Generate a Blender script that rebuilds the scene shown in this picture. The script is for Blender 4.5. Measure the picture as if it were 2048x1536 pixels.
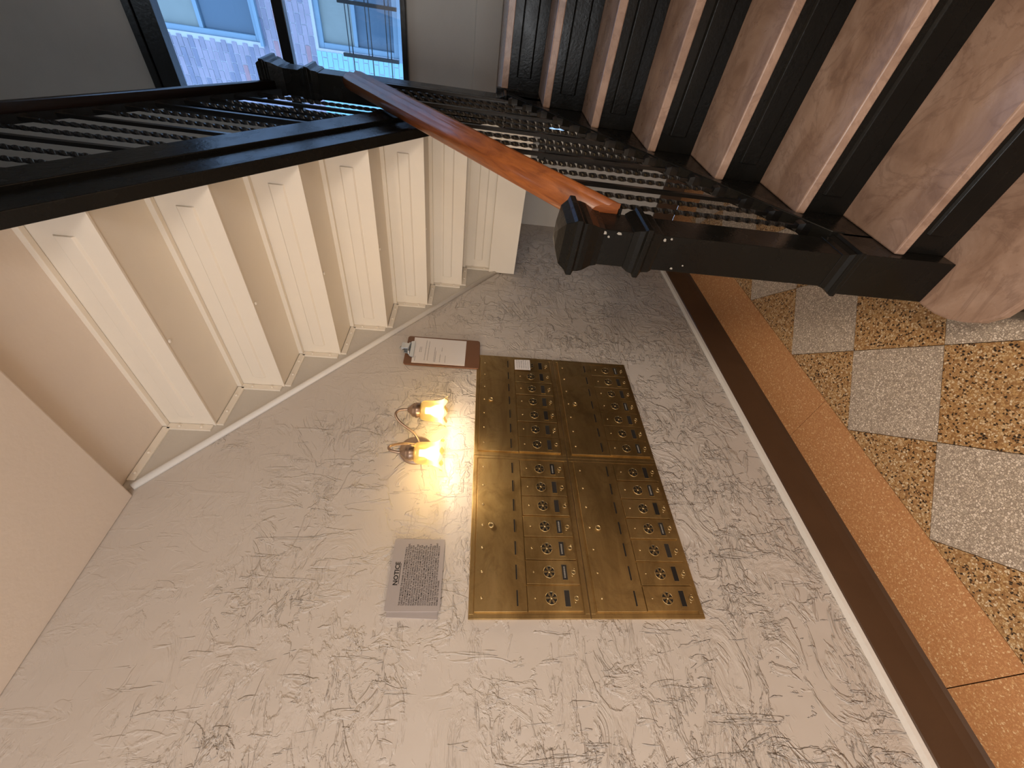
import bpy, math, random
from mathutils import Vector, Matrix
random.seed(7)
for o in list(bpy.data.objects): bpy.data.objects.remove(o)
SC = bpy.context.scene
COL = SC.collection
S = 1.4                      # one "unit" (camera to left wall) in metres
CAMZ = 1.071                 # camera height above the floor, in units
def P(x, y, z): return Vector(((x + 1) * S, y * S, (z + CAMZ) * S))

# ------------------------------------------------------------------ camera
RT = Vector((0.12531396, -0.03465531, -0.99151169))    # image right (the phone was held sideways)
DN = Vector((-0.69131393, -0.71987132, -0.06221199))   # image down
FW = Vector((-0.71160485, 0.69324187, -0.11416762))    # view direction
cam = bpy.data.cameras.new('camera'); co = bpy.data.objects.new('camera', cam); COL.objects.link(co)
M = Matrix((RT, -DN, -FW)).transposed().to_4x4()
M.translation = P(0, 0, 0)
co.matrix_world = M
cam.sensor_width = 36; cam.sensor_fit = 'HORIZONTAL'; cam.lens = 829.94 / 2048 * 36
cam.clip_start = 0.02
SC.camera = co

# ------------------------------------------------------------------ view, world, lamps
SC.view_settings.view_transform = 'Standard'; SC.view_settings.look = 'None'
SC.view_settings.gamma = 1; SC.view_settings.use_curve_mapping = False
SC.view_settings.exposure = 0.48
w = bpy.data.worlds.new('world'); SC.world = w; w.use_nodes = True
bg = w.node_tree.nodes['Background']; bg.inputs[0].default_value = (0.42, 0.64, 1.0, 1); bg.inputs[1].default_value = 2.2
def lamp(name, kind, loc, energy, color, **k):
    d = bpy.data.lights.new(name, kind); d.energy = energy; d.color = color
    tgt = k.pop('target', None)
    for a, v in k.items(): setattr(d, a, v)
    o = bpy.data.objects.new(name, d); o.location = loc; COL.objects.link(o)
    if tgt is not None: o.rotation_euler = (tgt - loc).to_track_quat('-Z', 'Y').to_euler()
    return o
LOBBY_E, SIDE_E, ENTRY_E, UPPER_E, BULB_E = 34, 20, 26, 4, 8
lamp('lobby_ceiling_lamp', 'AREA', P(0.9, -0.7, 0.72), LOBBY_E, (1.0, 0.80, 0.60), shape='DISK', size=0.5, target=P(0.9, -0.7, -1))
lamp('entry_daylight', 'AREA', P(-.40, -1.72, -0.10), ENTRY_E, (0.93, 0.96, 1.0), shape='RECTANGLE', size=.9, size_y=1.7, target=P(-.50, 1.0, -0.05))
lamp('side_fill', 'AREA', P(1.35, -.8, 0.05), SIDE_E, (1.0, 0.93, 0.86), shape='RECTANGLE', size=.8, size_y=1.2, target=P(-1, 0.3, -0.10))  # unseen fill light added on the lobby's right side, aimed at the left wall
lamp('upper_hall_fill', 'AREA', P(-0.2, 0.1, 2.6), UPPER_E, (0.75, 0.88, 1.0), shape='DISK', size=0.5, target=P(-0.1, 1.0, 1.0))  # unseen fill added in place of bluish bounce on the upper back wall

# ------------------------------------------------------------------ materials
class N:
    """tiny node-graph helper"""
    def __init__(s, name):
        s.m = bpy.data.materials.new(name); s.m.use_nodes = True; s.t = s.m.node_tree; s.t.nodes.clear()
        s.out = s.n('ShaderNodeOutputMaterial'); s.b = s.n('ShaderNodeBsdfPrincipled')
        s.t.links.new(s.b.outputs[0], s.out.inputs[0])
        g = s.n('ShaderNodeNewGeometry'); s.pos = g.outputs['Position']
    def n(s, kind, **k):
        nd = s.t.nodes.new(kind)
        for a, v in k.items(): setattr(nd, a, v)
        return nd
    def l(s, a, b): s.t.links.new(a, b)
    def val(s, sock, v):
        if isinstance(v, bpy.types.NodeSocket): s.l(v, sock)
        else:
            if isinstance(v, tuple) and len(v) == 3 and sock.type == 'RGBA': v = v + (1,)
            sock.default_value = v
    def set(s, **k):
        for a, v in k.items(): s.val(s.b.inputs[a.replace('_', ' ')], v)
        return s
    def noise(s, scale, detail=3, rough=.5, dist=0, vec=None, out=0):
        nd = s.n('ShaderNodeTexNoise'); nd.inputs['Scale'].default_value = scale; nd.inputs['Detail'].default_value = detail
        nd.inputs['Roughness'].default_value = rough; nd.inputs['Distortion'].default_value = dist
        s.l(vec or s.pos, nd.inputs['Vector']); return nd.outputs[out]
    def vor(s, scale, feature='F1', vec=None, rnd=1.0):
        nd = s.n('ShaderNodeTexVoronoi', feature=feature); nd.inputs['Scale'].default_value = scale
        nd.inputs['Randomness'].default_value = rnd
        s.l(vec or s.pos, nd.inputs['Vector']); return nd
    def map(s, scale=(1, 1, 1), rot=(0, 0, 0), vec=None):
        nd = s.n('ShaderNodeMapping'); nd.inputs['Scale'].default_value = scale; nd.inputs['Rotation'].default_value = rot
        s.l(vec or s.pos, nd.inputs['Vector']); return nd.outputs[0]
    def ramp(s, f, stops, interp='LINEAR'):
        nd = s.n('ShaderNodeValToRGB'); nd.color_ramp.interpolation = interp; e = nd.color_ramp.elements
        while len(e) < len(stops): e.new(0.5)
        for i, (p, c) in enumerate(stops):
            e[i].position = p; e[i].color = (c + (1,)) if isinstance(c, tuple) else (c, c, c, 1)
        s.l(f, nd.inputs[0]); return nd.outputs[0]
    def math(s, op, a, b=0.0, clamp=False):
        nd = s.n('ShaderNodeMath', operation=op, use_clamp=clamp); s.val(nd.inputs[0], a); s.val(nd.inputs[1], b); return nd.outputs[0]
    def mix(s, f, a, b, blend='MIX'):
        nd = s.n('ShaderNodeMix', data_type='RGBA', blend_type=blend)
        s.val(nd.inputs[0], f); s.val(nd.inputs[6], a); s.val(nd.inputs[7], b); return nd.outputs[2]
    def bump(s, h, dist, strength=1.0):
        nd = s.n('ShaderNodeBump'); nd.inputs['Distance'].default_value = dist; nd.inputs['Strength'].default_value = strength
        s.l(h, nd.inputs['Height']); s.l(nd.outputs[0], s.b.inputs['Normal']); return s
def plain(name, col, rough=.5, metal=0.0, bumpamt=0.0, vary=.08, **k):
    g = N(name); f = g.noise(9, 4)
    c = g.mix(f, tuple(v * (1 - vary) for v in col), tuple(min(1, v * (1 + vary)) for v in col))
    g.set(Base_Color=c, Roughness=rough, Metallic=metal, **k)
    if bumpamt: g.bump(g.noise(60, 4), bumpamt)
    return g.m

def plaster(name, c0, c1):
    g = N(name)
    # skip-trowel plaster: soft plateaus, thin raised trowel ridges and gritty crumbs, rougher low down on the wall
    v1 = g.map((1, 1.0, 1.5), (0.75, 0, 0)); v2 = g.map((1, 1.7, .8), (-.5, 0, 0))
    sep = g.n('ShaderNodeSeparateXYZ'); g.l(g.pos, sep.inputs[0])
    low = g.math('ADD', g.math('MULTIPLY', sep.outputs[2], -.30), .86)       # 0.86 at the floor, less towards the ceiling
    dens = g.math('ADD', low, g.math('MULTIPLY', g.math('SUBTRACT', g.noise(1.7, 3, .6), .5), 1.5), True)
    dens = g.ramp(dens, [(.15, .10), (.62, 1.0)])
    plateau = g.ramp(g.noise(4.6, 5, .60, 1.4, v1), [(.47, 0.0), (.52, 1.0), (.66, .45), (.69, 1.0)])
    ridge1 = g.ramp(g.noise(9, 4, .55, 1.0, g.map((1, 2.6, .7), (-.9, 0, 0))), [(.585, 0.0), (.625, 1.0)])
    ridge2 = g.ramp(g.noise(15, 4, .60, .8, g.map((1, .8, 2.0), (.55, 0, 0))), [(.55, 0.0), (.60, 1.0)])
    spot = g.ramp(g.noise(3.3, 3, .6, 0, g.map((1, 1, 1), (.3, .2, .9))), [(.44, 0.0), (.56, 1.0)])
    crumbs = g.ramp(g.noise(42, 4, .62, .5), [(.56, 0.0), (.68, 1.0)])
    h = g.math('MULTIPLY', plateau, .42)
    h = g.math('ADD', h, g.math('MULTIPLY', ridge1, .50))
    h = g.math('ADD', h, g.math('MULTIPLY', g.math('MULTIPLY', ridge2, spot), .50))
    h = g.math('ADD', h, g.math('MULTIPLY', g.math('MULTIPLY', crumbs, spot), .28))
    h = g.math('MULTIPLY', h, dens)
    h = g.math('ADD', h, g.math('MULTIPLY', g.noise(3.0, 3, .5), .9))
    g.set(Base_Color=g.mix(g.noise(2.2, 4), c0, c1), Roughness=.55)
    g.bump(h, .012, 1.0)
    return g.m
MAT = {}
MAT['plaster'] = plaster('skip_trowel_plaster', (.57, .505, .445), (.66, .595, .53))
MAT['paint'] = plain('flat_cream_wall_paint', (.60, .55, .48), .6, 0, .001, .05)
MAT['ceiling'] = plain('warm_white_ceiling_paint', (.80, .70, .60), .65, 0, .0008, .03)
MAT['cream'] = plain('gloss_cream_enamel', (.87, .79, .67), .42, 0, .0004, .03)
MAT['lobby'] = plain('brown_lobby_paint', (.20, .155, .12), .6)
MAT['bead'] = plain('white_moulding_paint', (.80, .76, .70), .5, 0, .001, .03)
MAT['gap'] = plain('dark_joint', (.06, .04, .03), .9)

def black_paint():
    g = N('chipped_black_enamel')
    chip = g.ramp(g.noise(34, 6, .7), [(.735, 0.0), (.745, 1.0)])
    g.set(Base_Color=g.mix(chip, g.mix(g.noise(6, 3), (.0045, .0045, .004), (.009, .0085, .007)), (.42, .40, .35)), Specular_IOR_Level=.2,
          Roughness=g.ramp(g.noise(14, 4), [(.3, .18), (.7, .32)]))
    g.bump(g.noise(90, 4, .6), .0006); return g.m
MAT['black'] = black_paint()
MAT['iron'] = plain('black_iron_paint', (.007, .0065, .006), .28, 0, .0006)
def wood(name, c0, c1, rough):
    g = N(name); v = g.map((9, 1.0, 1.1), (0.68, 0, 0))
    f = g.noise(9, 6, .62, .8, v)
    g.set(Base_Color=g.ramp(f, [(.28, c0), (.72, c1)]), Roughness=rough); g.b.inputs['Coat Weight'].default_value = .15
    g.b.inputs['Coat Roughness'].default_value = .18
    return g.m
MAT['wood'] = wood('varnished_mahogany', (.17, .042, .009), (.42, .125, .026), .38)
MAT['dark_wood'] = wood('brown_black_wood', (.010, .006, .004), (.020, .010, .006), .34)  # near-black brown tones, used for the upper handrail
def marble():
    g = N('pink_brown_marble')
    f = g.noise(5.5, 7, .62, 1.2, g.map((1, 1.6, 1)))
    veins = g.ramp(g.noise(3.2, 6, .6, 2.5), [(.48, 0.0), (.50, 1.0), (.53, 0.0)])
    c = g.ramp(f, [(.30, (.25, .155, .11)), (.50, (.37, .245, .18)), (.72, (.47, .33, .255))])
    c = g.mix(g.math('MULTIPLY', veins, .35), c, (.17, .10, .075))
    g.set(Base_Color=c, Roughness=g.ramp(g.noise(12, 4), [(.3, .24), (.7, .36)])); g.bump(g.noise(50, 4), .0004); return g.m
MAT['marble'] = marble()
def terrazzo(name, matrix, stops, scale, edge):
    g = N(name)
    wob = g.n('ShaderNodeVectorMath', operation='MULTIPLY_ADD')
    nz = g.n('ShaderNodeTexNoise'); nz.inputs['Scale'].default_value = scale * .8; g.l(g.pos, nz.inputs['Vector'])
    g.l(nz.outputs['Color'], wob.inputs[0]); wob.inputs[1].default_value = (.006, .006, 0); g.l(g.pos, wob.inputs[2])
    a = g.vor(scale, vec=wob.outputs[0]); d = g.vor(scale, 'DISTANCE_TO_EDGE', vec=wob.outputs[0])
    sep = g.n('ShaderNodeSeparateColor'); g.l(a.outputs['Color'], sep.inputs[0])
    col = g.ramp(sep.outputs[0], stops, 'CONSTANT')
    chip = g.ramp(d.outputs[0], [(edge, 0.0), (edge + .05, 1.0)])
    g.set(Base_Color=g.mix(chip, matrix, col), Roughness=.33); return g.m
MAT['terrazzo_brown'] = terrazzo('ochre_and_black_terrazzo', (.36, .19, .07),
    [(0, (.68, .50, .28)), (.22, (.48, .28, .12)), (.44, (.56, .35, .15)), (.62, (.03, .02, .014)), (.76, (.80, .66, .45)), (.86, (.33, .17, .065))], 170, .05)
MAT['terrazzo_grey'] = terrazzo('pale_grey_terrazzo', (.34, .27, .21),
    [(0, (.72, .62, .50)), (.4, (.57, .48, .38)), (.65, (.88, .78, .66)), (.85, (.46, .38, .30))], 165, .07)
MAT['terrazzo_border'] = terrazzo('orange_terrazzo', (.50, .23, .09),
    [(0, (.62, .31, .13)), (.4, (.54, .25, .10)), (.72, (.70, .40, .18)), (.90, (.82, .56, .30))], 210, .05)
MAT['joint'] = plain('brown_floor_joint', (.22, .11, .04), .6)
MAT['base'] = plain('brown_base_terrazzo', (.085, .045, .024), .36, 0, .0004, .18)

def brass(name, c0, c1, c2, rough):
    g = N(name)
    st = g.noise(2.2, 6, .65, .6, g.map((1, 1, 3.0)))
    fine = g.noise(60, 3, .5, 0, g.map((1, 12, 1)))
    blot = g.noise(7, 5, .7, .8)
    tg = g.n('ShaderNodeCombineXYZ'); tg.inputs[2].default_value = 1.0
    c = g.ramp(st, [(.30, c0), (.52, c1), (.75, c2)])
    c = g.mix(g.ramp(blot, [(.50, 0.0), (.70, .75)]), c, c0)
    r = g.math('ADD', g.math('MULTIPLY', blot, .22), g.math('ADD', g.math('MULTIPLY', fine, .10), rough))
    g.set(Base_Color=c, Metallic=1.0, Roughness=r, Anisotropic=.65, Tangent=tg.outputs[0])
    g.bump(fine, .00025, .6); return g.m
MAT['brass'] = brass('aged_brushed_brass', (.32, .21, .085), (.56, .39, .17), (.70, .52, .25), .34)
MAT['brass_light'] = brass('worn_brass_edge', (.45, .33, .16), (.62, .48, .25), (.72, .58, .34), .22)
MAT['bronze'] = brass('bronze_lamp_metal', (.34, .24, .18), (.50, .37, .28), (.60, .46, .36), .22)
MAT['slot'] = plain('dark_slot', (.006, .004, .003), .7)
MAT['label_dark'] = plain('dark_name_label', (.025, .022, .02), .5)
MAT['label_print'] = plain('white_label_print', (.34, .32, .28), .6)
MAT['steel'] = plain('brushed_steel_plate', (.52, .47, .455), .38, .35, .0002, .05)
MAT['chrome'] = plain('chrome_clip', (.55, .60, .66), .2, 1.0)
MAT['ink'] = plain('black_lettering', (.02, .018, .016), .6)
MAT['ink_grey'] = plain('grey_print', (.30, .28, .28), .7)
MAT['paper'] = plain('white_paper', (.80, .76, .74), .7, 0, 0, .02)
MAT['chip'] = plain('bare_primer', (.34, .32, .28), .7)
MAT['hardboard'] = plain('brown_hardboard', (.17, .075, .036), .45, 0, .0003, .15)
MAT['aluminium'] = plain('blue_grey_window_metal', (.20, .30, .38), .4, .2)
MAT['mint_paint'] = plain('pale_turquoise_brick_paint', (.26, .52, .54), .7, 0, .002, .1)
MAT['curtain'] = plain('grey_window_blind', (.24, .27, .25), .8)
MAT['facade_dark'] = plain('dim_room_beyond', (.10, .15, .20), .6)
MAT['mortar'] = plain('pale_mortar', (.50, .51, .56), .85, 0, .002, .06)
for i, c in enumerate([(.27, .25, .31), (.33, .29, .35), (.22, .22, .29), (.36, .22, .24)]):
    MAT['brick%d' % i] = plain(['slate_brick', 'mauve_brick', 'dark_brick', 'red_brick'][i], c, .85, 0, .002, .15)
def glass():
    g = N('window_glass'); tr = g.n('ShaderNodeBsdfTransparent'); gl = g.n('ShaderNodeBsdfGlossy'); gl.inputs['Roughness'].default_value = .02
    tr.inputs[0].default_value = (.93, .97, 1, 1); mx = g.n('ShaderNodeMixShader'); mx.inputs[0].default_value = .05
    g.l(tr.outputs[0], mx.inputs[1]); g.l(gl.outputs[0], mx.inputs[2]); g.l(mx.outputs[0], g.out.inputs[0]); return g.m
MAT['glass'] = glass()
def far_glass():
    g = N('far_window_glass'); g.set(Base_Color=(.08, .13, .18), Roughness=.12); return g.m
MAT['far_glass'] = far_glass()
def shade():
    g = N('amber_pressed_glass')
    tr = g.n('ShaderNodeBsdfTransparent'); tr.inputs[0].default_value = (1, .86, .50, 1)
    tl = g.n('ShaderNodeBsdfTranslucent'); tl.inputs[0].default_value = (1, .80, .38, 1)
    gl = g.n('ShaderNodeBsdfGlossy'); gl.inputs['Roughness'].default_value = .12
    m1 = g.n('ShaderNodeMixShader'); m1.inputs[0].default_value = .30; g.l(tr.outputs[0], m1.inputs[1]); g.l(tl.outputs[0], m1.inputs[2])
    m2 = g.n('ShaderNodeMixShader'); m2.inputs[0].default_value = .07; g.l(m1.outputs[0], m2.inputs[1]); g.l(gl.outputs[0], m2.inputs[2])
    g.l(m2.outputs[0], g.out.inputs[0]); return g.m
MAT['shade'] = shade()
def bulbm():
    g = N('glowing_bulb'); e = g.n('ShaderNodeEmission'); e.inputs[0].default_value = (1, .80, .48, 1); e.inputs[1].default_value = 5
    g.l(e.outputs[0], g.out.inputs[0]); return g.m
MAT['bulb'] = bulbm()

# ------------------------------------------------------------------ mesh builder (coordinates in units, relative to the camera)
class MB:
    def __init__(s): s.v = []; s.f = []; s.sm = []
    def add(s, vs, fs, smooth=False):
        k = len(s.v); s.v += [Vector(v) for v in vs]; s.f += [tuple(i + k for i in f) for f in fs]; s.sm += [smooth] * len(fs); return s
    def box(s, x0, x1, y0, y1, z0, z1):
        vs = [(x, y, z) for x in (x0, x1) for y in (y0, y1) for z in (z0, z1)]
        return s.add(vs, [(0, 1, 3, 2), (4, 6, 7, 5), (0, 4, 5, 1), (2, 3, 7, 6), (0, 2, 6, 4), (1, 5, 7, 3)])
    def prism(s, poly, axis, a0, a1):
        # poly: 2-D points; axis 'x': (y,z), 'y': (x,z), 'z': (x,y)
        def mk(p, a): return {'x': (a, p[0], p[1]), 'y': (p[0], a, p[1]), 'z': (p[0], p[1], a)}[axis]
        n = len(poly); vs = [mk(p, a0) for p in poly] + [mk(p, a1) for p in poly]
        return s.add(vs, [tuple(range(n))[::-1], tuple(range(n, 2 * n))] + [(i, (i + 1) % n, (i + 1) % n + n, i + n) for i in range(n)])
    def loft(s, rings, cap=True, smooth=False):
        n = len(rings[0]); vs = [p for r in rings for p in r]; fs = []
        for k in range(len(rings) - 1):
            fs += [(k * n + i, k * n + (i + 1) % n, (k + 1) * n + (i + 1) % n, (k + 1) * n + i) for i in range(n)]
        s.add(vs, fs, smooth)
        if cap:
            b = len(s.v) - len(vs)
            s.f += [tuple(b + i for i in range(n))[::-1], tuple(b + len(vs) - n + i for i in range(n))]; s.sm += [False, False]
        return s
    def tube(s, pts, r, seg=10):
        pts = [Vector(p) for p in pts]; rings = []
        for i, p in enumerate(pts):
            t = (pts[min(i + 1, len(pts) - 1)] - pts[max(i - 1, 0)]).normalized()
            u = t.cross(Vector((1, .02, .03))); u.normalize(); v = t.cross(u)
            rr = r[i] if isinstance(r, (list, tuple)) else r
            rings.append([p + (u * math.cos(a) + v * math.sin(a)) * rr for a in [2 * math.pi * j / seg for j in range(seg)]])
        return s.loft(rings, True, True)
    def lathe(s, prof, c, axis='z', seg=24, wave=None, cap=True):
        # prof: (radius, offset along axis)
        rings = []
        for k, (r, h) in enumerate(prof):
            ring = []
            for j in range(seg):
                a = 2 * math.pi * j / seg; rr = r; hh = h
                if wave: rr, hh = wave(k, a, r, h)
                ca, sa = math.cos(a) * rr, math.sin(a) * rr
                ring.append({'z': (c[0] + ca, c[1] + sa, c[2] + hh), 'x': (c[0] + hh, c[1] + ca, c[2] + sa), 'y': (c[0] + ca, c[1] + hh, c[2] + sa)}[axis])
            rings.append(ring)
        return s.loft(rings, cap, True)
    def build(s, name, mat, parent=None, bevel=0, kind=None):
        w = [P(*v) for v in s.v]
        lo = Vector([min(v[i] for v in w) for i in range(3)]); hi = Vector([max(v[i] for v in w) for i in range(3)])
        org = Vector(((lo[0] + hi[0]) / 2, (lo[1] + hi[1]) / 2, lo[2]))
        me = bpy.data.meshes.new(name); me.from_pydata([v - org for v in w], [], s.f)
        me.polygons.foreach_set('use_smooth', s.sm); me.update()
        import bmesh
        bm = bmesh.new(); bm.from_mesh(me); bmesh.ops.recalc_face_normals(bm, faces=bm.faces); bm.to_mesh(me); bm.free()
        me.materials.append(MAT[mat] if isinstance(mat, str) else mat)
        o = bpy.data.objects.new(name, me); COL.objects.link(o)
        if parent: o.parent = parent; o.location = org - wpos(parent)
        else: o.location = org
        if bevel:
            b = o.modifiers.new('bevel', 'BEVEL'); b.width = bevel * S; b.segments = 2; b.limit_method = 'ANGLE'; b.angle_limit = math.radians(40)
        if kind: o['kind'] = kind
        return o
def wpos(o):
    p = Vector(o.location)
    while o.parent: o = o.parent; p += Vector(o.location)
    return p
def thing(name, label, cat, loc, group=None):
    o = bpy.data.objects.new(name, None); o.empty_display_size = .05; COL.objects.link(o); o.location = P(*loc)
    return tag(o, label, cat, group)
def tag(o, label, cat, group=None):
    o['label'] = label; o['category'] = cat
    if group: o['group'] = group
    return o
def struct(o): o['kind'] = 'structure'; return o
def put(src, parent, dx, dy, dz, name=None):      # a copy of a part, moved by units
    c = src.copy(); COL.objects.link(c); c.parent = parent
    c.location = (wpos(src) + Vector((dx, dy, dz)) * S) - wpos(parent); return c
def text(name, body, size, y, z, x, mat, parent, align='LEFT', spacing=1.0, width=1.0):
    """flat lettering lying on a plane facing +x, reading towards +y; size in units"""
    cu = bpy.data.curves.new(name, 'FONT'); cu.body = body; cu.size = size * S; cu.align_x = align; cu.space_line = spacing
    cu.resolution_u = 2; cu.offset = size * S * (.03 if size > .01 else .012)
    t = bpy.data.objects.new(name, cu); COL.objects.link(t)
    bpy.context.view_layer.update()
    me = bpy.data.meshes.new_from_object(t.evaluated_get(bpy.context.evaluated_depsgraph_get()))
    bpy.data.objects.remove(t)
    me.materials.clear(); me.materials.append(MAT[mat])
    o = bpy.data.objects.new(name, me); COL.objects.link(o)
    rot = Matrix(((0, 0, 1), (1, 0, 0), (0, 1, 0))).to_4x4()
    me.transform(rot @ Matrix.Diagonal((width, 1, 1, 1)))
    if parent: o.parent = parent; o.location = P(x, y, z) - wpos(parent)
    else: o.location = P(x, y, z)
    return o

# ================================================================== SETTING
FL = -CAMZ; CEIL = .765; UP = .951; LAND = -.060; YB = 2.2; TOP = 2.75; XR = .42
struct(MB().box(-1.1, -1, -1.8, YB + .1, FL - .05, TOP).build('wall_left', 'plaster'))
floor = struct(MB().box(-1, 1.6, -1.8, YB, FL - .05, FL - .012).build('floor', 'joint'))
struct(MB().box(-1, 1.6, -1.8, .526, CEIL, UP - .012).build('ceiling', 'ceiling', None, .004))
struct(MB().box(-1, 1.6, -1.8, .50, UP - .012, UP).build('floor_upper', 'marble'))
struct(MB().box(-1, 1.6, -1.8, YB + .1, TOP, TOP + .1).build('ceiling_upper', 'ceiling'))
struct(MB().box(XR, XR + .1, .45, YB, FL, TOP).box(XR + .1, 1.6, .45, .55, FL, CEIL).box(XR + .1, 1.6, .45, .55, UP, TOP).build('wall_right', 'paint'))
struct(MB().box(1.6, 1.7, -1.8, .55, FL, TOP).build('wall_lobby_side', 'lobby'))
struct(MB().box(-1.1, 1.7, -1.9, -1.8, FL, TOP).build('wall_front', 'lobby'))
# back wall with the stair window and a small hatch window under the landing
WX0, WX1, WZ0, WZ1 = -.625, .30, .315, 1.345
HX0, HX1, HZ0, HZ1 = -.672, -.25, -.822, -.285
bw = MB()
bw.box(-1, XR, YB, YB + .04, WZ1, TOP).box(-1, WX0, YB, YB + .04, WZ0, WZ1).box(WX1, XR, YB, YB + .04, WZ0, WZ1)
bw.box(-1, XR, YB, YB + .04, HZ1, WZ0).box(-1, HX0, YB, YB + .04, HZ0, HZ1).box(HX1, XR, YB, YB + .04, HZ0, HZ1)
bw.box(-1, XR, YB, YB + .04, FL, HZ0)
struct(bw.build('wall_back', 'paint'))
# window: black steel frame, meeting rail, two panes
w1 = struct(MB().box(WX0, WX1, YB - .02, YB + .03, WZ1 - .075, WZ1).box(WX0, WX1, YB - .03, YB + .03, WZ0, WZ0 + .022)
    .box(WX0, WX0 + .03, YB - .02, YB + .03, WZ0 + .022, WZ1 - .075).box(WX1 - .03, WX1, YB - .02, YB + .03, WZ0 + .022, WZ1 - .075).build('window_1', 'iron', None, .003))
MB().box(WX0 + .03, WX1 - .03, YB - .01, YB + .025, .785, .828).build('meeting_rail', 'iron', w1, .003)
MB().box(WX0 - .03, WX1 + .03, YB - .028, YB + .002, WZ1, WZ1 + .03).box(WX0 - .03, WX0, YB - .028, YB + .002, WZ0, WZ1).build('window_trim', 'iron', w1, .003)
MB().box(WX0 + .03, WX1 - .03, YB + .012, YB + .015, WZ0 + .022, .79).build('glass_pane', 'glass', w1)
MB().box(WX0 + .03, WX1 - .03, YB + .004, YB + .007, .82, WZ1 - .075).build('glass_pane', 'glass', w1)
w2 = struct(MB().box(HX0, HX1, YB - .01, YB + .05, HZ1 - .035, HZ1).box(HX0, HX1, YB - .01, YB + .05, HZ0, HZ0 + .03)
    .box(HX0, HX0 + .03, YB - .01, YB + .05, HZ0 + .03, HZ1 - .035).box(HX1 - .03, HX1, YB - .01, YB + .05, HZ0 + .03, HZ1 - .035).build('window_2', 'iron', None, .003))
MB().box(HX0 + .03, -.542, YB + .01, YB + .03, HZ0 + .03, HZ1 - .035).box(-.542, HX1 - .03, YB + .01, YB + .03, HZ0 + .03, -.455).build('blackout_panel', 'iron', w2)
MB().box(-.542, HX1 - .03, YB + .02, YB + .024, -.455, HZ1 - .035).build('glass_pane', 'glass', w2)
# skirtings
bb = struct(MB().prism([(-1, FL), (-.972, FL), (-.977, FL + .008), (-.982, FL + .03), (-.984, FL + .108), (-.988, FL + .112), (-1, FL + .112)], 'y', -1.8, YB).build('baseboard_left', 'base'))
struct(MB().prism([(-1, FL + .112), (-.986, FL + .112), (-.988, FL + .122), (-1, FL + .126)], 'y', -1.8, YB).build('trim_1', 'bead'))
struct(MB().box(-.984, XR, YB - .016, YB, FL, FL + .11).build('baseboard_back', 'base'))
struct(MB().box(-.984, XR, YB - .02, YB, LAND, LAND + .105).build('baseboard_landing', 'paint', None, .004))

# ------------------------------------------------------------------ terrazzo floor, tile by tile
def clip(poly, ax, lim, keep):     # keep >0: coordinate >= lim
    out = []
    for i, a in enumerate(poly):
        b = poly[(i + 1) % len(poly)]; da = (a[ax] - lim) * keep; db = (b[ax] - lim) * keep
        if da >= 0: out.append(a)
        if (da > 0 > db) or (da < 0 < db): t = da / (da - db); out.append((a[0] + (b[0] - a[0]) * t, a[1] + (b[1] - a[1]) * t))
    return out
A = .3125; BX = -.797; g_ = .0011
for i in range(-1, 7):
    for j in range(-8, 6):
        for kind, ox, oy in (('grey', 0, 0), ('brown', -A / 2, A / 2)):
            cx, cy = -.6405 + A * i + ox, .68 + A * j + oy
            h = A / 2 - g_
            poly = [(cx - h, cy), (cx, cy - h), (cx + h, cy), (cx, cy + h)]
            if cx + h < BX + .02 or cx > 1.2 or (cy > .62 and cx > -.2) or cy - h > 1.98: continue
            poly = clip(poly, 0, BX + .0016, 1)
            if len(poly) > 2: poly = clip(poly, 1, 1.99, -1)
            if len(poly) < 3: continue
            o = MB().prism(poly, 'z', FL - .012, FL).build('floor_tile', 'terrazzo_' + kind, floor)
ys = [-1.8, -1.17, -.53, .115, .79 + .0, 1.40, 1.99, YB - .016]
for a, b in zip(ys[:-1], ys[1:]):
    MB().box(-.985, BX, a + .001, b - .001, FL - .012, FL).build('border_slab', 'terrazzo_border', floor)
for a, b in ((BX, -.2), (-.2, XR)):
    MB().box(a + .001, b - .001, 1.992, YB - .016, FL - .012, FL).build('border_slab', 'terrazzo_border', floor)

# ================================================================== UPPER FLIGHT (its painted steel underside)
Y0, DY, Z0, DZ = .737, .1590, .797, .1263
up = thing('staircase', 'upper staircase flight with cream painted panelled steel underside above the brass mailboxes', 'staircase', (-.7, 1.2, -.06))
XS = -.392
# wall string: sawtooth plate on the wall with angle irons, and the sloping bead
def bead_z(y): return .778 - .788 * (y - .546)
poly = [(.530, bead_z(.530))]
poly += [(1.70, bead_z(1.70))]
for j in range(6, -1, -1):
    yj = Y0 + DY * j; poly += [(yj, Z0 - DZ * (j + 1)), (yj, Z0 - DZ * j)]
poly += [(.53, Z0)]
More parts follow.
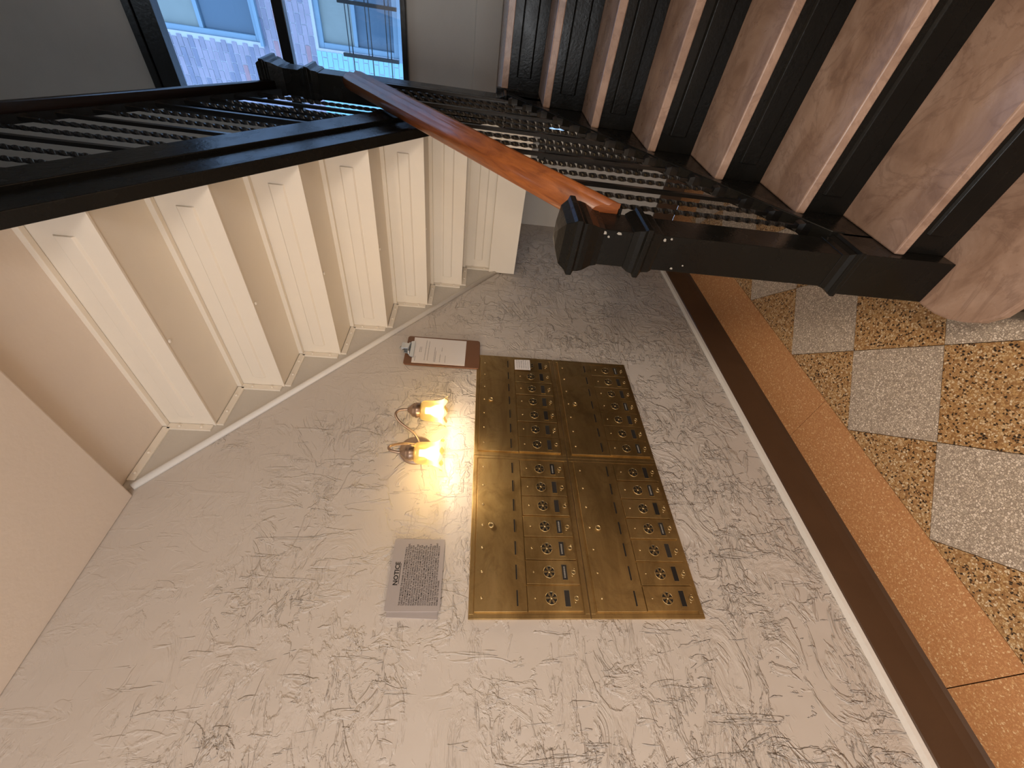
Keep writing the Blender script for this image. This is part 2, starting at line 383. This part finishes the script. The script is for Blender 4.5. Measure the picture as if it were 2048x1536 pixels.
# build as quads so the concave outline stays clean
mb = MB()
prev = .530
for j in range(7):
    yj = Y0 + DY * j; zt = Z0 - DZ * j
    a, b = prev, yj
    mb.prism([(a, bead_z(a)), (b, bead_z(b)), (b, max(zt, bead_z(b) + .001)), (a, max(zt, bead_z(a) + .001))], 'x', -1, -.994)
    prev = yj
mb.build('wall_string', 'paint', up)
e = Vector((0, 1.0, -.788)).normalized(); nrm = Vector((0, .788, 1.0)).normalized()
rings = []
for y in (.546, 1.70):
    c = Vector((-.9995, y, bead_z(y)))
    rings.append([c + nrm * (.010 * math.cos(a)) + Vector((1, 0, 0)) * (.011 * max(0, math.sin(a))) for a in [math.pi * k / 8 for k in range(9)]])
MB().loft(rings, True, True).build('sloping_bead', 'bead', up)
bolt = None
def bolt_at(parent, x, y, z, axis='x', r=.0042, mat='cream'):
    global bolt
    key = (axis, r, mat)
    if not isinstance(bolt, dict): bolt = {}
    if key not in bolt:
        pr = [(r, 0), (r * .95, r * .35), (r * .6, r * .75), (.0001, r * .85)]
        if axis == '-z': pr = [(a, -b) for a, b in pr]
        o = MB().lathe(pr, (x, y, z), 'z' if axis == '-z' else axis, 10).build('bolt', mat, parent); bolt[key] = (o, (x, y, z)); return o
    src, (sx, sy, sz) = bolt[key]
    return put(src, parent, x - sx, y - sy, z - sz)
for j in range(7):
    yj = Y0 + DY * j; zt = Z0 - DZ * j; zb = zt - DZ
    yprev = Y0 + DY * (j - 1) if j else .53
    # riser: pressed steel sheet with a long panel, seen from behind
    r = MB().box(-.994, XS, yj, yj + .006, zb - .002, zt + .002).build('riser', 'cream', up, .0008)
    MB().prism([(yj + .001, zb + .040), (yj - .0045, zb + .045), (yj - .0045, zt - .052), (yj + .001, zt - .047)], 'x', -.955, XS - .055).build('panel', 'cream', r, .0012)
    MB().box(-.99, XS, yj - .013, yj - .001, zt - .012, zt + .0005).build('rear_flange', 'cream', up, .001)
    # angle irons on the wall
    ir = MB().box(-.994, -.989, yj - .020, yj - .001, zb + .004, zt - .012).build('angle_iron', 'cream', up, .0008)
    bolt_at(ir, -.989, yj - .010, zb + .03); bolt_at(ir, -.989, yj - .010, zb + .085)
    ir = MB().box(-.994, -.989, yprev + .002 if j else .56, yj - .014, zt - .020, zt - .002).build('angle_iron', 'cream', up, .0008)
    bolt_at(ir, -.989, yprev + .05, zt - .011); bolt_at(ir, -.989, yprev + .11, zt - .011)
    # tread above this bay (soffit at zt)
    if j: MB().box(-.994, XS, yprev + .006, yj + .022, zt, zt + .026).build('tread', 'cream', up, .001)
    else: MB().box(-.994, XS, .527, yj + .022, zt, zt + .03).build('tread', 'ceiling', up, .001)
    if j: bolt_at(up, -.705 + .004 * j, yprev + .014, zt, '-z', .0052)
# outer string: steel plate with flanges, following the flight
def uz(y, c): return c - .80 * y
def sloped(x0, x1, c0, c1, ya, yb):
    return MB().prism([(ya, uz(ya, c0)), (yb, uz(yb, c0)), (yb, uz(yb, c1)), (ya, uz(ya, c1))], 'x', x0, x1)
us = sloped(-.390, -.376, 1.262, 1.465, .40, 1.60)
us.build('outer_string', 'black', up)
sloped(-.396, -.367, 1.372, 1.472, .40, 1.60).build('string_cap', 'black', up, .002)
sloped(-.396, -.369, 1.252, 1.272, .40, 1.60).build('string_flange', 'black', up, .002)

# ------------------------------------------------------------------ LANDING
ld = thing('stair_landing', 'half landing under the window with cream steel fascia beam below the first risers', 'landing', (-.3, 1.9, -.19))
MB().box(-.303, XR, 1.652, YB - .02, LAND - .022, LAND).box(-1, -.303, 1.70, YB - .02, LAND - .022, LAND).build('landing_slab', 'marble', ld, .002)
MB().box(-.998, -.31, 1.70, YB - .02, -.186, LAND - .022).build('landing_soffit', 'cream', ld)
MB().box(-.995, -.395, 1.664, 1.676, -.192, -.078).build('fascia_beam', 'cream', ld, .001)
MB().box(-.31, XR, 1.672, YB - .02, -.186, LAND - .022).build('landing_soffit', 'cream', ld)
MB().box(-.396, -.304, 1.652, 1.674, -.20, -.045).build('black_fascia', 'black', ld, .001)

# ================================================================== LOWER FLIGHT
def ny(k): return .410 + .15485 * k
def nzk(k): return FL + .1264 * k
def nz(y): return FL + .816 * (y - .41)
lo = thing('staircase', 'lower staircase flight with pink marble treads and black panelled risers', 'staircase', (0, 1.0, FL))
for k in range(1, 9):
    y, z = ny(k), nzk(k)
    if k == 1:
        out = [(XR, y), (-.30, y), (-.336, .571), (-.362, .588), (-.379, .611), (-.391, .637), (-.398, .665), (-.400, .70), (-.400, .78), (-.33, .78), (-.33, .745), (XR, .745)]
        MB().prism(out, 'z', z - .022, z).build('starting_step', 'marble', lo, .004)
        ins = [(XR, y + .015), (-.30, y + .015), (-.330, .585), (-.352, .600), (-.367, .620), (-.379, .645), (-.386, .67), (-.388, .70), (-.388, .76), (-.33, .76), (-.33, .735), (XR, .735)]
        MB().prism(ins, 'z', FL, z - .022).build('riser', 'black', lo)
    elif k < 8:
        MB().box(-.309, XR, y, ny(k + 1) + .02, z - .022, z).build('tread', 'marble', lo, .003)
    if k > 1:
        r = MB().box(-.309, XR, y + .016, y + .022, nzk(k - 1), z - .022).build('riser', 'black', lo, .0008)
        MB().prism([(y + .0165, nzk(k - 1) + .030), (y + .0115, nzk(k - 1) + .035), (y + .0115, z - .052), (y + .0165, z - .047)], 'x', -.27, XR - .04).build('panel', 'black', r, .001)
MB().prism([(.80, FL), (.95, FL), (1.672, nz(1.672) - .19), (1.672, nz(1.672) - .17), (.80, FL + .03)], 'x', -.30, XR).build('flight_soffit', 'cream', lo)
def sl2(x0, x1, o0, o1, ya, yb):
    return MB().prism([(ya, nz(ya) + o0), (yb, nz(yb) + o0), (yb, nz(yb) + o1), (ya, nz(ya) + o1)], 'x', x0, x1)
MB().prism([(.785, FL), (.90, FL), (1.60, nz(1.60) - .17), (1.60, nz(1.60) + .030), (.785, nz(.785) + .030)], 'x', -.327, -.309).build('outer_string', 'black', lo)
sl2(-.333, -.303, .012, .042, .785, 1.575).build('string_cap', 'black', lo, .002)

# ------------------------------------------------------------------ railings
rl = thing('stair_railing', 'lower stair railing with varnished reddish brown wood handrail over twisted black balusters', 'railing', (-.35, .74, FL + .126))
ru = thing('stair_railing', 'upper stair railing with dark handrail and black twisted balusters by the window', 'railing', (-.38, 1.0, .6))
def ringbox(x0, x1, y0, y1, z): return [(x0, y0, z), (x1, y0, z), (x1, y1, z), (x0, y1, z)]
def grow(b, d, z): return ringbox(b[0] - d, b[1] + d, b[2] - d, b[3] + d, z)
def newel(parent, b, zbase, z_low, z_ring, z_cap, name_extra=None):
    base = MB(); 
    base.loft([grow(b, .009, zbase), grow(b, .009, z_low - .006)]).build('newel_base', 'black', parent, .0015)
    MB().loft([grow(b, .009, z_low - .006), grow(b, .013, z_low - .002), grow(b, .013, z_low + .006), grow(b, .008, z_low + .009), grow(b, .008, z_low + .013), grow(b, .003, z_low + .020), grow(b, .001, z_low + .032)]).build('lower_moulding', 'black', parent, .0007)
    MB().loft([grow(b, 0, z_low + .03), grow(b, 0, z_cap - .03)]).build('newel_post', 'black', parent, .0015)
    MB().loft([grow(b, .001, z_ring - .034), grow(b, .004, z_ring - .028), grow(b, .005, z_ring - .014), grow(b, .013, z_ring - .007), grow(b, .013, z_ring + .002), grow(b, .008, z_ring + .005), grow(b, .006, z_ring + .014), grow(b, .001, z_ring + .024)]).build('necking', 'black', parent, .0007)
    mid = ((b[0] + b[1]) / 2, (b[2] + b[3]) / 2)
    MB().loft([grow(b, .001, z_cap - .052), grow(b, .003, z_cap - .040), grow(b, .010, z_cap - .024), grow(b, .012, z_cap - .014), grow(b, .012, z_cap - .008), grow(b, .018, z_cap - .004), grow(b, .018, z_cap + .006), grow(b, .012, z_cap + .010), grow(b, .004, z_cap + .022), grow(b, -.018, z_cap + .030), [(mid[0] + dx * .003, mid[1] + dy * .003, z_cap + .033) for dx, dy in ((-1, -1), (1, -1), (1, 1), (-1, 1))]]).build('newel_cap', 'black', parent, .001)
NB = (-.388, -.318, .712, .786)
newel(rl, NB, FL + .1264, -.740, -.312, -.184)
NB2 = (-.388, -.318, 1.577, 1.648)
newel(ru, NB2, -.215, -.075, .535, .655)
# small bare-metal flakes where the paint has come off the newel
for (x, y, z, a, b) in [(-.323, .7118, -.235, .004, .003), (-.330, .7118, -.244, .0025, .002), (-.322, .7118, -.262, .005, .0025), (-.325, .7118, -.350, .003, .003), (-.322, .7118, -.362, .0025, .002), (-.380, .7118, -.385, .003, .002), (-.372, .7118, -.405, .002, .0015)]:
    MB().add([(x - b, y - .0012, z - a), (x + b * .6, y - .0012, z - a * .6), (x + b, y - .0012, z + a * .5), (x - b * .3, y - .0012, z + a), (x - b * 1.2, y - .0012, z + a * .2)], [(0, 1, 2, 3, 4)]).build('paint_chip', 'chip', rl)
# handrails
prof = [(-.357, .490), (-.299, .490), (-.298, .505), (-.304, .512), (-.303, .524), (-.309, .538), (-.321, .547), (-.333, .548), (-.346, .541), (-.353, .528), (-.352, .512), (-.358, .505)]
rings = [[(x, y, nz(y) + o) for x, o in prof] for y in (.786, 1.577)]
MB().loft(rings, True, True).build('handrail', 'wood', rl)
sl2(-.328, -.308, .484, .4915, .786, 1.575).build('rail_channel', 'iron', rl)
prof = [(-.392, 1.884), (-.352, 1.884), (-.350, 1.897), (-.354, 1.903), (-.353, 1.916), (-.360, 1.928), (-.372, 1.934), (-.384, 1.928), (-.391, 1.915), (-.390, 1.902), (-.394, 1.896)]
rings = [[(x, y, uz(y, c)) for x, c in prof] for y in (.42, 1.580)]
MB().loft(rings, True, True).build('handrail', 'dark_wood', ru)
sloped(-.390, -.372, 1.877, 1.886, .42, 1.58).build('rail_channel', 'iron', ru)
def baluster(kind, x, y, z0, z1, parent):
    m = MB()
    if kind == 'P':
        m.box(x - .0040, x + .0040, y - .0052, y + .0052, z0, z1)
        return m.build('baluster', 'iron', parent)
    hw = .0037; n = 80; rings = []
    L = z1 - z0; tp = .10 * L
    for i in range(n + 1):
        z = z0 + L * i / n; t = min(max((z - z0 - tp) / (L - 2 * tp), 0), 1)
        a = t * 2 * math.pi * 4.0
        c, s_ = math.cos(a) * hw, math.sin(a) * hw
        rings.append([(x + c - s_, y + s_ + c, z), (x - c - s_, y - s_ + c, z), (x - c + s_, y - s_ - c, z), (x + c + s_, y + s_ - c, z)])
    m.loft(rings, True, False)
    return m.build('baluster', 'iron', parent)
for i in range(15):
    y = .826 + .0516 * i; kind = 'P' if i % 3 == 2 else 'T'
    b = baluster(kind, -.318, y, nz(y) + .036, nz(y) + .488, rl)
    MB().loft([[(-.318 + sx * d, y + sy * d, nz(y) + h - (.012 if h < .04 else 0)) for sx, sy in ((-1, -1), (1, -1), (1, 1), (-1, 1))] for d, h in ((.0125, .036), (.0125, .050), (.008, .060))]).build('baluster_shoe', 'iron', b)
for i in range(-7, 11):
    y = .985 + .0530 * i; kind = 'P' if i % 3 == 0 else 'T'
    if y > 1.55: continue
    b = baluster(kind, -.381, y, uz(y, 1.466), uz(y, 1.880), ru)

# ================================================================== BRASS MAILBOXES
PX = -1.0
def mailbox(near, upper, label):
    ya, yb = (.2572, .6775) if near else (.6785, 1.1035)
    d0 = .2705 if near else .6935                     # first door edge
    za, zb = (-.3125, -.0395) if upper else (-.5835, -.3135)
    zoff = 0 if upper else -.2760
    t = thing('mailbox_unit', label, 'mailbox', (PX, (ya + yb) / 2, za), 'brass mailbox units set in the plaster wall')
    pe = .0565; d1 = d0 + 7 * pe
    MB().box(PX, PX + .004, ya, yb, za, zb).build('backing_frame', 'brass', t, .0008)
    X1 = PX + .004
    # raised rim strips
    MB().box(X1, X1 + .0022, ya, d0 - .004, za + .001, zb - .001).box(X1, X1 + .0022, d1 + .003, yb, za + .001, zb - .001) \
        .box(X1, X1 + .0022, d0 - .004, d1 + .003, zb - .0105, zb - .001).box(X1, X1 + .0022, d0 - .004, d1 + .003, za + .001, za + .0125).build('rim', 'brass', t, .0006)
    mz0, mz1 = -.1702 + zoff, -.0520 + zoff
    md = MB().box(X1, X1 + .0050, d0, d1, mz0 + .0008, mz1).build('master_door', 'brass', t, .0006)
    xm = X1 + .005
    MB().lathe([(.0075, 0), (.0075, .004), (.0045, .004), (.0045, .001)], (xm, d0 + .197, -.089 + zoff), 'x', 18).build('lock', 'brass_light', md)
    for k in range(7):
        yc = d0 + pe * (k + .5)
        global _slot
        MB().box(xm, xm + .0004, yc - .0165, yc + .0165, -.1492 + zoff, -.1462 + zoff).build('slit', 'slot', md)
        MB().box(xm, xm + .0010, yc - .0165, yc + .0165, -.1508 + zoff, -.1494 + zoff).build('slit_lip', 'brass_light', md)
        bolt_at(md, xm, yc, -.0675 + zoff, 'x', .0030, 'brass_light')
    for k in range(7):
        y0 = d0 + pe * k + .0014; y1 = y0 + pe - .0028; yc = (y0 + y1) / 2
        th = .0045 + random.uniform(-.0006, .0018)
        z0, z1 = -.2950 + zoff + random.uniform(-.0015, .0015), -.1712 + zoff
        tilt = random.uniform(-.0012, .0012)
        m = MB(); xa = X1; xb = X1 + th
        m.add([(xa, y0, z0), (xb + tilt, y0, z0), (xa, y0, z1), (xb, y0, z1), (xa, y1, z0), (xb - tilt, y1, z0), (xa, y1, z1), (xb, y1, z1)],
              [(0, 1, 3, 2), (4, 6, 7, 5), (0, 4, 5, 1), (2, 3, 7, 6), (0, 2, 6, 4), (1, 5, 7, 3)])
        d = m.build('letterbox_door', 'brass', t, .0005)
        xf = xb + abs(tilt)
        # ventilation rosette: dark recess with six petals
        zr = -.2255 + zoff
        ro = MB().lathe([(.0134, -.002), (.0134, .0006)], (xf, yc, zr), 'x', 22).build('rosette', 'slot', d)
        if not ROS:
            sp = MB()
            for q in range(6):
                a = math.pi / 2 + q * math.pi / 3; ca, sa = math.cos(a), math.sin(a)
                pts = [(.002, .0004), (.0062, .0022), (.0100, .0026), (.0133, .0010), (.0133, -.0010), (.0100, -.0026), (.0062, -.0022), (.002, -.0004)]
                sp.prism([(yc + ca * u - sa * v, zr + sa * u + ca * v) for u, v in pts], 'x', xf + .0004, xf + .0018)
            sp.lathe([(.0030, .0004), (.0030, .0022), (.0008, .0028)], (xf, yc, zr), 'x', 12)
            sp.lathe([(.0142, 0), (.0142, .0012), (.0128, .0012), (.0128, 0)], (xf, yc, zr), 'x', 24, cap=False)
            ROS['s'] = (sp.build('petals', 'brass_light', ro), (xf, yc, zr))
            fr = MB().box(xf, xf + .0012, yc - .0185, yc + .0185, -.2700 + zoff, -.2682 + zoff).box(xf, xf + .0012, yc + .0165, yc + .0185, -.2682 + zoff, -.2565 + zoff) \
                .box(xf, xf + .0006, yc - .0185, yc - .0172, -.2682 + zoff, -.2565 + zoff).box(xf, xf + .0006, yc - .0185, yc + .0185, -.2565 + zoff, -.2555 + zoff)
            ROS['f'] = (fr.build('holder', 'brass_light', d), (xf, yc, zoff))
            bt = MB().lathe([(.0056, 0), (.0056, .0022), (.0038, .0026), (.0036, .0008)], (xf, yc, -.2838 + zoff), 'x', 16)
            ROS['b'] = (bt.build('push_button', 'brass_light', d), (xf, yc, zoff))
        else:
            o, c = ROS['s']; put(o, ro, xf - c[0], yc - c[1], zr - c[2])
            o, c = ROS['f']; put(o, d, xf - c[0], yc - c[1], zoff - c[2])
            o, c = ROS['b']; put(o, d, xf - c[0], yc + random.choice((0, 0, .002)) - c[1], zoff - c[2])
        lb = MB().box(xf - .001, xf + .0005, yc - .0172, yc + .0165, -.2682 + zoff, -.2565 + zoff).build('name_card', random.choice(['label_dark', 'slot', 'label_dark']), d)
        if random.random() < .45:
            mm = MB(); yy = yc - .013
            while yy < yc + .012:
                wd = random.uniform(.001, .0022); mm.box(xf + .0004, xf + .0007, yy, yy + wd, -.2642 + zoff, -.2606 + zoff); yy += wd + .0009
            mm.build('card_print', 'label_print', lb, kind='stuff')
        bolt_at(d, xf, yc, -.1885 + zoff, 'x', .0026, 'brass_light')
        if random.random() < .55: bolt_at(d, xf, yc - .0085, -.2805 + zoff, 'x', .0020, 'brass_light')
        if random.random() < .5: bolt_at(d, xf, yc + .0085, -.2870 + zoff, 'x', .0020, 'brass_light')
    return t
ROS = {}
mailbox(True, True, 'brass mailbox unit right below the wall lamp, with its brightest gleam')
mailbox(True, False, 'lower brass mailbox unit farther from the stairs, nearest the floor and the camera')
mailbox(False, True, 'brass mailbox unit under the brown clipboard, with a paper note on one door')
mailbox(False, False, 'darkest brass mailbox unit, lower row, on the side nearest the staircase newel')
nt = MB().add([(PX + .0135, 1.032, -.1705), (PX + .0125, 1.083, -.1715), (PX + .0145, 1.084, -.2260), (PX + .0150, 1.0325, -.2250)], [(0, 1, 2, 3)]).build('paper_note', 'paper')
so = nt.modifiers.new('thick', 'SOLIDIFY'); so.thickness = .0006
tag(nt, 'small handwritten white paper note taped over a mailbox door near the clipboard', 'note')
m = MB()
for r in range(6):
    z = -.178 - r * .0078; y = 1.037
    while y < 1.078:
        wd = random.uniform(.0015, .005); m.box(PX + .0158, PX + .0160, y, y + wd, z - random.uniform(.001, .0026), z); y += wd + random.uniform(.0012, .003)
m.build('handwriting', 'ink_grey', nt, kind='stuff')

# ================================================================== NOTICE PLATE
np_ = MB()
def rrect(y0, y1, z0, z1, r, n=5):
    pts = []
    for cy, cz, a0 in ((y1 - r, z1 - r, 0), (y0 + r, z1 - r, 90), (y0 + r, z0 + r, 180), (y1 - r, z0 + r, 270)):
        for k in range(n): a = math.radians(a0 + 90 * k / (n - 1)); pts.append((cy + r * math.cos(a), cz + r * math.sin(a)))
    return pts
sg = thing('notice_plate', 'silver metal NOTICE plate of small black print below the lamp, left of the mailboxes', 'sign', (-1, .35, .02))
MB().prism(rrect(.2720, .4300, .0225, .1395, .005), 'x', -.9955, -.9935).build('plate', 'steel', sg)
MB().prism([(.258, .026), (.40, .028), (.40, .130), (.262, .134)], 'x', -1, -.9955).build('backing_plate', 'steel', sg)
text('heading', 'NOTICE', .0140, .3500, .1200, -.9932, 'ink', sg, 'CENTER')
MB().box(-.9934, -.9931, .3275, .3725, .1170, .1182).build('underline', 'ink', sg)
body = """THE LAW REQUIRES THE OWNER OF THE PREMISES TO PROVIDE A
CARBON MONOXIDE ALARM IN EACH APARTMENT IN THIS BUILDING.
THE CARBON MONOXIDE ALARM MUST BE PLACED WITHIN 15 FEET
OF THE PRIMARY ENTRANCE TO EACH ROOM LAWFULLY USED FOR
SLEEPING, MUST BE OF THE TYPE EQUIPPED WITH AN END OF LIFE
AUDIO INDICATION, AND MUST BE PERIODICALLY REPLACED BY THE
PROPERTY OWNER AS NECESSARY. TENANTS ARE RESPONSIBLE FOR
THE MAINTENANCE AND REPAIR OF THE ALARMS INSTALLED IN THE
APARTMENT AND FOR REPLACING ANY OR ALL ALARMS THAT ARE
STOLEN, REMOVED, MISSING, OR BECOME INOPERABLE DURING THE
OCCUPANCY OF THE APARTMENT. THE LAW PROVIDES THAT THE
OCCUPANT OF EACH CLASS A APARTMENT IN A BUILDING IN WHICH
A CARBON MONOXIDE ALARM IS PROVIDED AND INSTALLED SHALL
PAY THE OWNER $25.00 PER ALARM FOR THE COST OF EACH WORK
FOR THE INITIAL AND EACH PERIODIC REPLACEMENT. THE OCCUPANT
HAS ONE YEAR FROM THE DATE OF INSTALLATION TO MAKE SUCH
PAYMENT TO THE OWNER."""
text('paragraph', body, .0054, .2835, .1080, -.9932, 'ink', sg, 'LEFT', .93, .78)

# ================================================================== CLIPBOARD
cb = thing('clipboard', 'brown hardboard clipboard with white printed sheets hanging above the mailboxes', 'clipboard', (-1, 1.10, -.048))
def skew(y0, y1, z0, z1): return [(y0 + (z0 + .05) * .004, z0), (y1 + .004 + (z0 + .05) * -.016, z0), (y1 + .004 + (z1 + .05) * -.016, z1), (y0, z1)]
bd = MB().prism(rrect(1.028, 1.174, -.048, .209, .010), 'x', -.9955, -.990).build('board', 'hardboard', cb, .001)
MB().prism([(1.036, .003), (1.1655, .001), (1.1665, .186), (1.036, .182)], 'x', -.990, -.9885).build('sheets', 'paper', cb)
m = MB()
rows = [(.172, 1.045, 1.068), (.160, 1.09, 1.118), (.155, 1.09, 1.118), (.140, 1.05, 1.155), (.130, 1.05, 1.150), (.108, 1.045, 1.12), (.104, 1.045, 1.10), (.088, 1.045, 1.085), (.084, 1.10, 1.12), (.070, 1.045, 1.08)]
for z, a, b in rows:
    y = a
    while y < b:
        wd = random.uniform(.002, .007); m.box(-.9885, -.9882, y, min(y + wd, b), z, z + .0016); y += wd + .0016
m.build('printing', 'ink_grey', cb, kind='stuff')
cl = MB().prism([(1.058, .178), (1.142, .180), (1.140, .192), (1.126, .200), (1.120, .214), (1.080, .214), (1.074, .200), (1.060, .190)], 'x', -.989, -.984).build('clip', 'chrome', cb, .0012)
MB().tube([(-.983, 1.07, .196), (-.975, 1.085, .197), (-.975, 1.115, .197), (-.983, 1.13, .196)], .0035, 8).build('spring', 'chrome', cl)
MB().tube([(-.984, 1.100 + .010 * math.cos(a), .221 + .008 * math.sin(a)) for a in [2 * math.pi * k / 14 for k in range(15)]], .0013, 6).build('hanging_ring', 'chrome', cl)
MB().prism([(1.088, .196), (1.112, .196), (1.116, .222), (1.084, .222)], 'x', -.974, -.971).build('lever', 'chrome', cl, .001)

# ================================================================== WALL LAMP
sc = thing('wall_lamp', 'lit bronze wall lamp with two scalloped amber glass shades above the mailboxes', 'lamp', (-1, .688, .12))
YC, ZC = .688, .122
MB().lathe([(.047, 0), (.047, .004), (.040, .010), (.028, .014), (.014, .019), (.0001, .021)], (-1, YC, ZC), 'x', 36).build('wall_plate', 'bronze', sc)
SX = -.907
for sgn in (-1, 1):
    yc = YC + sgn * .071
    pts = []
    ctrl = [(-.981, YC, ZC + .002), (-.965, YC + sgn * .006, ZC - .006), (-.945, YC + sgn * .018, ZC + .006), (-.930, YC + sgn * .028, ZC + .030),
            (-.920, YC + sgn * .040, ZC + .050), (-.911, YC + sgn * .054, ZC + .060), (SX, YC + sgn * .066, ZC + .054), (SX, yc, ZC + .036), (SX, yc, ZC + .026)]
    cv = [Vector(c) for c in ctrl]
    for i in range(len(cv) - 1):
        p0, p1, p2, p3 = cv[max(i - 1, 0)], cv[i], cv[i + 1], cv[min(i + 2, len(cv) - 1)]
        for q in range(5):
            t = q / 5; pts.append(.5 * ((2 * p1) + (-p0 + p2) * t + (2 * p0 - 5 * p1 + 4 * p2 - p3) * t * t + (-p0 + 3 * p1 - 3 * p2 + p3) * t ** 3))
    pts.append(cv[-1])
    MB().tube(pts, .0036, 10).build('arm', 'bronze', sc)
    zs = ZC + .030
    so = MB().lathe([(.0001, .0), (.006, -.001), (.010, -.006), (.0175, -.014), (.0195, -.017), (.0195, -.022), (.0215, -.023), (.0215, -.030), (.0200, -.032), (.0200, -.040), (.0010, -.040)], (SX, yc, zs), 'z', 28).build('socket', 'bronze', sc)
    n = 72
    def wav(k, a, r, h):
        f = max(0, (k - 5) / 4)
        rr = r * (1 + .012 * math.cos(36 * a) + .05 * f * f * math.cos(8 * a))
        return rr, h - .0042 * f * f * math.cos(8 * a)
    sp = [(.0200, -.036), (.0250, -.040), (.0275, -.047), (.0285, -.058), (.0290, -.072), (.0300, -.085), (.0325, -.094), (.0370, -.101), (.0410, -.1045), (.0425, -.106)]
    sh = MB().lathe(sp, (SX, yc, zs), 'z', n, wav, cap=False).build('glass_shade', 'shade', sc)
    MB().lathe([(.0001, -.048), (.009, -.049), (.0095, -.062), (.0135, -.070), (.0175, -.080), (.0165, -.090), (.011, -.097), (.0001, -.100)], (SX, yc, zs), 'z', 20).build('bulb', 'bulb', sh)
    lp = lamp('bulb_light', 'POINT', P(SX, yc, zs - .105), BULB_E, (1.0, .78, .52), shadow_soft_size=.022)
    lp.parent = sh; lp.location = P(SX, yc, zs - .090) - wpos(sh)

# ================================================================== BUILDING ACROSS THE COURT
K = .788; YF = 5.2
fc = thing('brick_building', 'brick building across the light court with blue grey framed windows, seen through the stair window', 'building', (-.4, YF, -1.3))
W1 = (-.872, .60, 2.125, 3.15); W2 = (-.845, .60, .83, 1.60)     # openings: x0, x1, z0, z1
BX0, BX1, BZ0, BZ1 = -1.50, .62, -1.3, 3.6
m = MB()
for (x0, x1, z0, z1) in ((BX0 - .8, W1[0], BZ0, BZ1), (W1[1], BX1 + .8, BZ0, BZ1), (W1[0], W1[1], W1[3], BZ1), (W1[0], W1[1], W2[3], W1[2]), (W1[0], W1[1], BZ0, W2[2]), (W1[0], W2[0], W2[2], W2[3])):
    m.box(x0, x1, YF, YF + .3, z0, z1)
m.build('mortar_wall', 'mortar', fc)
src = {}; ch = .049; bl = .152; nb = 0
row = 0; z = .55
while z < 3.30:
    x = -1.52 + (bl / 2 if row % 2 else 0)
    while x < .10:
        x0, x1 = x + .004, x + bl - .004
        cz = z + ch / 2; ok = True
        for W in (W1, W2):
            if W[2] - .02 < cz < W[3] + .02 and x1 > W[0] - .02:
                if x0 < W[0] - .05 and x1 > W[0] - .022: x1 = W[0] - .022
                elif x0 >= W[0] - .05: ok = False
        if x0 > -.60 and cz > W1[2]: ok = False
        if x0 > -.30 or cz > 3.3: ok = False
        if ok and x1 - x0 > .03:
            mint = cz < 1.62 and (x0 + x1) / 2 < -.83
            mk = 'mint_paint' if mint else 'brick%d' % random.choice([0, 0, 0, 1, 1, 2, 2, 0, 1, 3] if random.random() < .5 else [0, 1, 2])
            key = (mk, round(x1 - x0, 3))
            if key not in src:
                o = MB().box(x0, x1, YF - .006, YF + .002, z + .004, z + ch - .004).build('brick', mk, fc, 0); src[key] = (o, x0, z)
            else:
                o, sx, sz = src[key]; put(o, fc, x0 - sx, random.uniform(-.002, .002), z - sz)
            nb += 1
        x += bl
    z += ch; row += 1
for W, hasmid in ((W1, True), (W2, False)):
    x0, x1, z0, z1 = W
    f = MB().box(x0, x1, YF + .02, YF + .08, z0, z0 + .055).box(x0, x1, YF + .02, YF + .08, z1 - .05, z1).box(x0, x0 + .045, YF + .02, YF + .08, z0 + .055, z1 - .05) \
        .box(x1 - .05, x1, YF + .02, YF + .08, z0 + .055, z1 - .05).build('window_frame', 'aluminium', fc, .003)
    MB().box(x0 - .02, x1, YF - .05, YF + .06, z0 - .03, z0).build('window_sill', 'aluminium', f, .003)
    zm = z0 + (.52 if hasmid else .40)
    MB().box(x0 + .045, x1 - .05, YF + .03, YF + .075, zm, zm + .035).build('meeting_rail', 'aluminium', f)
    MB().box(x0 + .045, x1 - .05, YF + .06, YF + .065, z0 + .055, zm).build('pane', 'far_glass', f)
    MB().box(x0 + .045, x1 - .05, YF + .05, YF + .055, zm + .035, z1 - .05).build('pane', 'curtain', f)
fe = thing('fire_escape_rail', 'black iron fire escape railing seen through the lower sash of the stair window', 'railing', (-.6, 4.6, .6))
for px_, z0, z1 in ((-.768, .745, 1.215), (-.42, .745, 1.215), (-.07, .745, 1.215), (.28, .745, 1.215)):
    MB().box(px_ - .012, px_ + .012, 4.60, 4.64, z0, z1).build('upright', 'iron', fe)
for z in (.81, .972, 1.135):
    MB().tube([(-.90, 4.62, z), (.40, 4.62, z)], .0042, 6).build('rod', 'iron', fe)
    MB().tube([(-.79, 4.66, z + .038), (.40, 4.66, z + .038)], .0042, 6).build('rod', 'iron', fe)
MB().box(-.30, .60, 4.58, 5.19, .70, .72).build('platform', 'iron', fe)
